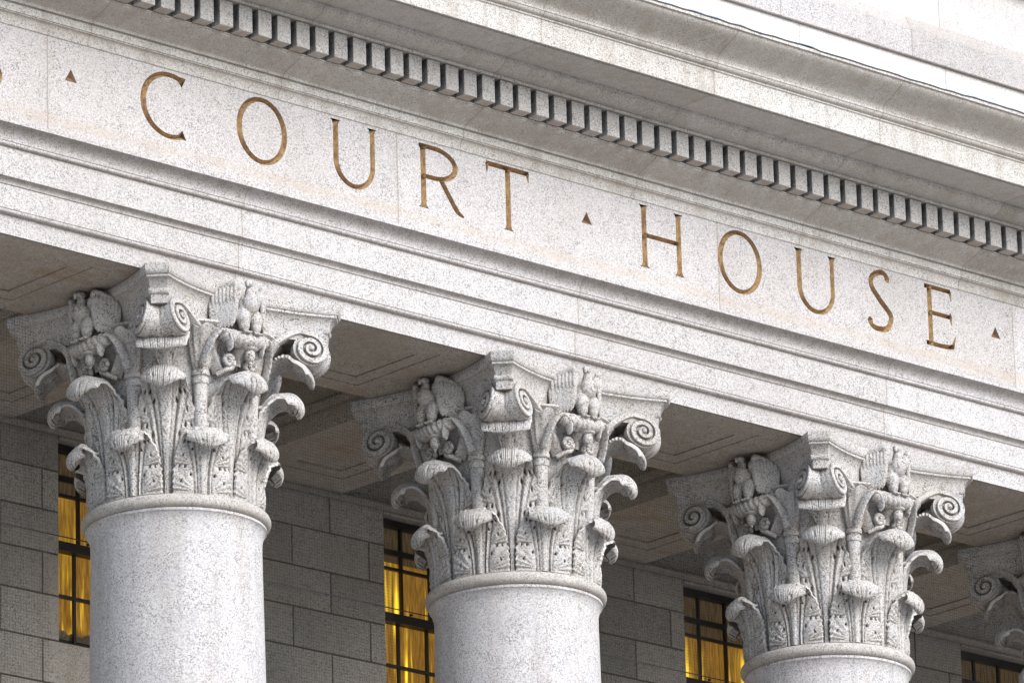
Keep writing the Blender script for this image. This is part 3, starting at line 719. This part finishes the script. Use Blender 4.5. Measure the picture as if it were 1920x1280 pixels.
def volute_mesh():
    m = MB(); turns = 2.4; n = 90
    path = [tuple(p) for p in spline([(-.385, -.21), (-.30, -.085), (-.20, .025), (-.10, .092), (-.02, .1145)], 18)][:-1]
    ww = list(np.linspace(.034, .036, len(path)))
    for i in range(n + 1):
        f = i / n; th = PI / 2 - 2 * PI * turns * f; r = .115 - (.115 - .016) * f ** .92 - .017 * (1 if True else 0)
        path.append((math.cos(th) * r, math.sin(th) * r)); ww.append(.036 * (1 - .45 * f))
    hd = []
    for i in range(len(path)):
        f = max(0, (i - 17) / n); hd.append(.036 + .012 * f)      # the scroll winds out towards its eye
    rings = []
    for i, p in enumerate(path):
        a_ = np.array(path[max(i - 1, 0)]); b_ = np.array(path[min(i + 1, len(path) - 1)]); t = (b_ - a_) / np.linalg.norm(b_ - a_)
        nn = np.array([-t[1], t[0]]); w = ww[i] / 2; h = hd[i]
        inn = .034 + .072 * min(1, max(0, (i - 12) / 14)) * (1 if i < 75 else .3)
        pr = [(-w, -inn)] + [(w - .0045 * (.5 - .5 * math.cos(2 * PI * q_ / 3)) * min(1, max(0, (i - 12) / 14)), -inn + (h * .86 + inn) * q_ / 12) for q_ in range(12)] + [(w, h * .86), (w * .8, h), (w * .25, h * .92), (-w * .35, h * .92), (-w * .8, h), (-w, h * .86)]
        rings.append([(p[0] + nn[0] * u, v, p[1] + nn[1] * u) for u, v in pr])
    m.rings(rings)
    # web behind the spiral and its eye
    m.rings([[(.098 * math.cos(2 * PI * k / 40), y, .098 * math.sin(2 * PI * k / 40)) for k in range(40)] for y in (-.030, .016)])
    m.ellipsoid((0, .04, 0), (.016, .016, .016))
    return m.mesh('volute', M_SMOOTHCARVE, 40)
ME_VOL = volute_mesh()

def calyx_mesh():
    m = MB(); n = 48; sec = [(.556, .30, .044), (.562, .55, .045), (.572, .78, .047), (.574, .795, .047), (.574, .797, .054), (.575, .835, .055), (.576, .838, .047), (.578, .848, .047), (.580, .852, .056), (.581, .868, .060), (.582, .884, .056), (.586, .888, .050),
         (.598, .93, .068), (.612, .99, .086), (.628, 1.05, .102), (.647, 1.10, .118), (.668, 1.145, .132), (.672, 1.15, .126), (.66, 1.13, .07)]
    rings = []
    for r, z, w in sec:
        fl = .10 if z > .9 else 0.0
        ring = []
        for k in range(n):
            th = 2 * PI * k / n; q = w * (1 - fl * (.5 + .5 * math.cos(th * 12)))
            ring.append((r + q * math.cos(th) * (.68 if z > .9 else .85), q * math.sin(th), z + (.016 * math.cos(th * 6) if z > 1.12 else 0)))
        rings.append(ring)
    m.rings(rings)
    # eyes drilled between the calyx leaflets
    return m.mesh('calyx_stalk', M_SMOOTHCARVE, 35)
ME_CALYX = calyx_mesh()

def helix_mesh():
    m = MB()
    for sg in (-1, 1):
        pts = []; rad = []
        for i in range(46):
            f = i / 45; th = -PI / 2 + 2 * PI * 1.6 * f; r = .052 * (1 - .82 * f)
            pts.append((.66 + .02 * f, sg * (.095 - r * math.cos(th) * 1.0), .945 + r * math.sin(th))); rad.append(.020 - .008 * f)
        m.tube([(.60, sg * .14, .86)] + pts, [.018] + rad, 8)
        m.ellipsoid((.665, sg * .095, .945), (.022, .015, .015), nu=12, nv=8)
    m.tube([(.60, 0, .86), (.645, 0, .93), (.66, 0, 1.03)], [.022, .020, .026], 10)
    return m.mesh('inner_scroll', M_SMOOTHCARVE, 50)
ME_HELIX = helix_mesh()

def perch_mesh():
    m = MB(); n = 60; rings = []
    for i in range(n + 1):
        f = i / n; y = -.19 + .38 * f; q = abs(2 * f - 1)
        rad = (.050 * (1 - .30 * q ** 3)) * (1 if 0 < i < n else .3)
        c = np.array([.745 - .05 * q ** 2, y * 1.06, 1.080 + .030 * q ** 2])
        ring = []
        for k in range(20):
            th = 2 * PI * k / 20; rr = rad * (1 + .24 * abs(math.sin(th + f * 30)) - .12)
            ring.append(tuple(c + np.array([rr * math.cos(th), 0, rr * math.sin(th)])))
        rings.append(ring)
    m.rings(rings)
    # hanging bud, its cup and the bracket to the bell
    m.ellipsoid((.735, .03, .990), (.034, .036, .050), nu=18, nv=12); m.ellipsoid((.735, .03, .945), (.012, .012, .022), nu=10, nv=8)
    m.ellipsoid((.730, .03, 1.035), (.05, .062, .022), nu=18, nv=10)
    m.ellipsoid((.725, -.07, 1.045), (.03, .045, .02), nu=16, nv=8)
    m.tube([(.62, .0, 1.0), (.70, .0, 1.05), (.73, 0, 1.08)], [.05, .045, .03], 10)
    return m.mesh('garland_perch', M_SMOOTHCARVE, 50)
ME_PERCH = perch_mesh()

def eagle_mesh(turn=-1):
    m = MB(); E = m.ellipsoid
    ry = lambda d: Matrix.Rotation(R(d), 3, 'Y')
    rx = lambda d: Matrix.Rotation(R(d), 3, 'X')
    rzm = lambda d: Matrix.Rotation(R(d), 3, 'Z')
    E((.010, 0, .165), (.066, .078, .105), ry(8)); E((.050, 0, .200), (.056, .058, .080), ry(18))
    E((.048, 0, .272), (.032, .031, .062), ry(5)); E((.056, turn * .008, .338), (.040, .026, .029), rzm(turn * 45))
    E((.082, turn * .038, .334), (.032, .013, .016), rzm(turn * 45)); E((.101, turn * .056, .318), (.012, .011, .021), rzm(turn * 45))
    E((.060, turn * .018, .350), (.022, .024, .008), rzm(turn * 40))                         # brow
    for sg in (-1, 1):
        E((.034, sg * .044, .110), (.050, .046, .075), ry(-12)); E((.044, sg * .042, .055), (.036, .034, .050)); E((.045, sg * .037, .02), (.017, .015, .035))
        for k in (-1, 0, 1): E((.062, sg * .037 + k * .017, .004), (.026, .0085, .011), rzm(k * 20))
        E((.022, sg * .078, .262), (.042, .036, .055)); E((.036, sg * .100, .318), (.026, .022, .034), rx(-sg * 14))
        m.tube([(.045 - .125 * f, sg * (.094 + .090 * f), .338 - .075 * f ** 1.3) for f in (0, .15, .3, .5, .7, .85, 1)], [.020, .022, .021, .019, .017, .014, .008], 10)
        for k in range(13):                                                                        # half-opened wing: feathers in a fan that runs back and outwards
            f = k / 12; zt = .318 - .070 * f ** 1.3; zb = .045 - .035 * f - .012 * (k % 2); L = (zt - zb) / 2
            E((.040 - .125 * f, sg * (.098 + .088 * f), zb + L), (.0150, .0175, L), rx(sg * (5 - 9 * f)) @ ry(5 - 6 * f), 12, 14)
        for k in range(7):                                                                         # covert feathers
            f = k / 6; E((.048 - .115 * f, sg * (.104 + .082 * f), .262 - .035 * f), (.0125, .0165, .060), rx(sg * (4 - 7 * f)), 12, 10)
    for k in (-1, 0, 1): E((-.035, k * .022, .04), (.018, .018, .085), rx(k * 8))
    E((-.06, 0, .16), (.05, .10, .13))                                                             # rough block behind, joined to the abacus
    me = m.mesh('eagle_raw', M_CARVE)
    ob = bpy.data.objects.new('eagle_raw', me); COL.objects.link(ob)
    rm = ob.modifiers.new('r', 'REMESH'); rm.mode = 'VOXEL'; rm.voxel_size = 0.0042
    sm = ob.modifiers.new('s', 'SMOOTH'); sm.factor = .5; sm.iterations = 1
    bpy.context.view_layer.update(); dg = bpy.context.evaluated_depsgraph_get()
    out = bpy.data.meshes.new_from_object(ob.evaluated_get(dg)); bpy.data.objects.remove(ob)
    out.name = 'eagle'; out.materials.clear(); out.materials.append(M_CARVE)
    out.polygons.foreach_set('use_smooth', [True] * len(out.polygons))
    out.transform(Matrix.Translation((.715, 0, 1.118))); out.update()
    return out
ME_EAGLE = eagle_mesh(-1); ME_EAGLE_AHEAD = eagle_mesh(0)

def abacus_mesh():
    lay = [(1.203, .125), (1.204, .082), (1.225, .080), (1.262, .076), (1.300, .068), (1.330, .056), (1.350, .042), (1.360, .030), (1.364, .018), (1.380, .018), (1.383, .010), (1.392, .004), (1.405, .0), (1.450, .0), (1.4515, .004)]
    m = MB(); rings = []
    for z, ins in lay:
        d = 1.100 - ins * 1.05; hw = .078 - ins * .35; mid = .675 - ins * .9; ring = []
        for q in range(4):
            a0 = q * PI / 2                                             # face whose normal is along +X rotated by a0
            # chamfer corners of this face
            ex = (d - hw) / math.sqrt(2); ey = (d + hw) / math.sqrt(2)           # end of face curve (x', y') with the face normal along x'
            xe, ye = ey, ex
            for i in range(25):
                u = -1 + 2 * i / 24; y = u * ye; x = mid + (xe - mid) * (abs(u) ** 2.1)
                ring.append((x * math.cos(a0) - y * math.sin(a0), x * math.sin(a0) + y * math.cos(a0), z))
        rings.append(ring)
    m.rings(rings)
    return m.mesh('abacus', M_SMOOTHCARVE, 32)
ME_ABA = abacus_mesh()

def tongue_mesh():
    m = MB(); rings = []
    for r, z, w in [(1.030, 1.375, .056), (1.020, 1.362, .052), (1.010, 1.345, .048), (1.004, 1.325, .045), (1.002, 1.305, .044), (1.006, 1.290, .044)]:
        rings.append([(r, -w, z), (r, w, z), (.90, w * 1.05, z), (.90, -w * 1.05, z)])
    m.rings(rings)
    n = 22; rings = []                                                # rolled end with a small scroll at either side
    for y, k in [(-.066, .30), (-.066, .62), (-.064, .70), (-.064, .95), (-.058, 1.05), (-.040, .98), (0, .94), (.040, .98), (.058, 1.05), (.064, .95), (.064, .70), (.066, .62), (.066, .30)]:
        rings.append([(1.010 + .026 * k * math.cos(2 * PI * j / n), y, 1.283 + .026 * k * math.sin(2 * PI * j / n)) for j in range(n)])
    m.rings(rings)
    return m.mesh('corner_tongue', M_SMOOTHCARVE, 40)
ME_TONGUE = tongue_mesh()

bell = MB(); bell.lathe([(.40, .052), (.540, .053), (.538, .5), (.548, .78), (.575, .93), (.618, 1.05), (.668, 1.13), (.705, 1.165), (.720, 1.185), (.715, 1.20), (.69, 1.2025), (.4, 1.2025)], 96)
ME_BELL = bell.mesh('capital_bell', M_SMOOTHCARVE, 35)
shaft = MB()
shp = [(.655, FLOOR + .42), (.652, FLOOR + .50), (.648, FLOOR + 1.2), (.640, FLOOR + 3.0), (.618, FLOOR + 5.5), (.590, FLOOR + 7.6), (.572, -1.0), (.563, -.40), (.561, -.20), (.562, -.14), (.568, -.105), (.580, -.075), (.590, -.062), (.594, -.060), (.594, -.043), (.590, -.041), (.50, -.041)]
shaft.lathe(shp, 160)
ME_SHAFT = shaft.mesh('shaft', M_SHAFT, 40)
ringm = MB(); ringm.lathe([(.50, -.0405), (.588, -.0405)] + [(.582 + .040 * math.cos(R(a_)), .004 + .0455 * math.sin(R(a_))) for a_ in range(-75, 91, 11)] + [(.56, .0505), (.50, .0505)], 160)
ME_RING = ringm.mesh('neck_ring', M_RING, 40)
basem = MB(); basem.lathe([(.80, FLOOR + .18), (.85, FLOOR + .20), (.87, FLOOR + .25), (.85, FLOOR + .30), (.76, FLOOR + .31), (.74, FLOOR + .34), (.76, FLOOR + .37), (.74, FLOOR + .40), (.68, FLOOR + .418), (.5, FLOOR + .418)], 96)
basem.box(-.88, .88, -.88, .88, FLOOR, FLOOR + .18)
ME_BASE = basem.mesh('base', M_SHAFT, 35)

LAB = ['leftmost granite column, its eagle capital below the letters C and O',
       'second granite column from the left, its capital below the letter T and the middle triangle',
       'third granite column from the left, its capital below the last letters of the inscription',
       'shadowed column cut off by the right edge, only a scroll and leaves showing']
def column(x, label):
    root = tag(empty('stone_column', (x, 0, FLOOR)), label, 'column', 'columns carrying the entablature')
    def part(name, me, parent=root, rz=0.0, loc=None):
        return put(name, me, parent, ((0, 0, -FLOOR) if parent is root else (0, 0, 0)) if loc is None else loc, rz)
    part('base', ME_BASE); part('shaft', ME_SHAFT); part('neck_ring', ME_RING)
    cap = part('capital', ME_BELL)
    part('abacus', ME_ABA, cap)
    jr = random.Random(int(x * 10) + 5)
    def leaf(name, me, ang):
        o = part(name, me, cap, R(ang + jr.uniform(-1.1, 1.1)))
        o.scale = (1 + jr.uniform(-.012, .012), 1 + jr.uniform(-.04, .04), 1 + jr.uniform(-.012, .008))
    for k in range(8):
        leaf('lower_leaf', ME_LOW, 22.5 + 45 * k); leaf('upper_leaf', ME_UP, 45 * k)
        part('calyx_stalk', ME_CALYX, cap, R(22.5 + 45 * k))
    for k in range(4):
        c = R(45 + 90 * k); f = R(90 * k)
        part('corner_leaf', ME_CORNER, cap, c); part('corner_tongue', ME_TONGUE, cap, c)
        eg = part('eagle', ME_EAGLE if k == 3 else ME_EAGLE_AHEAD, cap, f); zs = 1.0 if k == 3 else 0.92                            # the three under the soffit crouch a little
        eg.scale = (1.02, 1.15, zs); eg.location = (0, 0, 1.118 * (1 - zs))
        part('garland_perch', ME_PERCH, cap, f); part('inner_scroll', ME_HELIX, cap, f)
        for sg in (-1, 1):
            o = part('calyx_leaf', ME_CURLET, cap, f); o.scale = (1, sg, 1)
            o = part('volute', ME_VOL, cap)
            # disc normal 60 degrees off the corner direction; mirrored for the other side
            cx, cy = .900 * math.cos(c) - sg * .100 * math.sin(c), .900 * math.sin(c) + sg * .100 * math.cos(c)
            o.location = (cx, cy, 1.130); o.rotation_euler = (sg * R(13), 0, c - sg * R(24)); o.scale = (1.2, sg * 1.15, 1.2)
    return root
for i in range(4): column(i * S, LAB[i])

# ------------------------------------------------------------------ bird netting
net = tag(empty('bird_netting', (3.0, .3, 0)), 'fine dark bird netting stretched between the columns, with a blue strip along the cornice edge', 'netting')
def npart(name, me, parent=None): o = put(name, me, net); o.location = (-3.0, -.3, 0); return o
def sheet(x0, x1, z0, z1, y, sp, w):
    m = MB()
    for x in np.arange(x0, x1, sp): m.add([(x - w, y, z0), (x + w, y, z0), (x + w, y, z1), (x - w, y, z1)], [(0, 1, 2, 3)])
    for z in np.arange(z0, z1, sp): m.add([(x0, y + .0008, z - w), (x1, y + .0008, z - w), (x1, y + .0008, z + w), (x0, y + .0008, z + w)], [(0, 1, 2, 3)])
    return m
for c in range(-1, 4):
    m = sheet(c * S + .62, c * S + 2.38, -2.2, 1.44, .56, .0225, .0006)
    npart('net_panel', m.mesh('net_panel', M_NET))
cb = MB(); cb.tube([(X0, .55, -.03), (X1, .55, -.03)], .004, 6)
npart('cable', cb.mesh('cable', M_CABLE))
es = sheet(X0, X1, 3.850, 3.895, -1.725, .024, .0022)
npart('edge_strip', es.mesh('edge_strip', M_NETBLUE))

# ------------------------------------------------------------------ light, sky, camera
SUN_EL, SUN_AZ = 32.0, 4.0                        # height above the horizon; degrees right of the facade normal
w = bpy.data.worlds.new('World'); scene.world = w; w.use_nodes = True
nt = w.node_tree; bg = nt.nodes['Background']
sky = nt.nodes.new('ShaderNodeTexSky'); sky.sky_type = 'NISHITA'; sky.sun_disc = False
d = Vector((math.sin(R(SUN_AZ)) * math.cos(R(SUN_EL)), -math.cos(R(SUN_AZ)) * math.cos(R(SUN_EL)), math.sin(R(SUN_EL))))   # towards the sun
sky.sun_elevation = R(SUN_EL); sky.sun_rotation = math.atan2(d.x, d.y)
sky.air_density = 1.0; sky.dust_density = 1.0; sky.ozone_density = 1.0
nt.links.new(sky.outputs[0], bg.inputs[0]); bg.inputs[1].default_value = 0.15
sl = bpy.data.lights.new('Sun', 'SUN'); sl.energy = 4.0; sl.angle = R(42); sl.color = (1.0, 0.958, 0.915)
so = bpy.data.objects.new('Sun', sl); COL.objects.link(so); so.rotation_euler = d.to_track_quat('Z', 'Y').to_euler(); so.location = (10, -30, 20)

P = [-2.66389975e+01, -3.21788214e+01, -1.23799853e+01, 7.44858816e-01, 3.14845223e-01, -2.76365541e-02, 1.24747469e+04]
yaw, pitch, roll, f = P[3:7]
fw = np.array([math.sin(yaw) * math.cos(pitch), math.cos(yaw) * math.cos(pitch), math.sin(pitch)])
r_ = np.array([math.cos(yaw), -math.sin(yaw), 0.0]); u_ = np.cross(r_, fw)
r2 = math.cos(roll) * r_ + math.sin(roll) * u_; u2 = -math.sin(roll) * r_ + math.cos(roll) * u_
cam = bpy.data.cameras.new('Camera'); co = bpy.data.objects.new('Camera', cam); COL.objects.link(co)
co.matrix_world = Matrix(((r2[0], u2[0], -fw[0], P[0]), (r2[1], u2[1], -fw[1], P[1]), (r2[2], u2[2], -fw[2], P[2]), (0, 0, 0, 1)))
cam.sensor_width = 36.0; cam.lens = f / 1920 * 36.0; cam.clip_start = 0.5; cam.clip_end = 6000
scene.camera = co
scene.view_settings.view_transform = 'Standard'; scene.view_settings.look = 'None'; scene.view_settings.exposure = 0
scene.render.resolution_x = 1024; scene.render.resolution_y = 682
scene.cycles.max_bounces = 6; scene.cycles.diffuse_bounces = 4
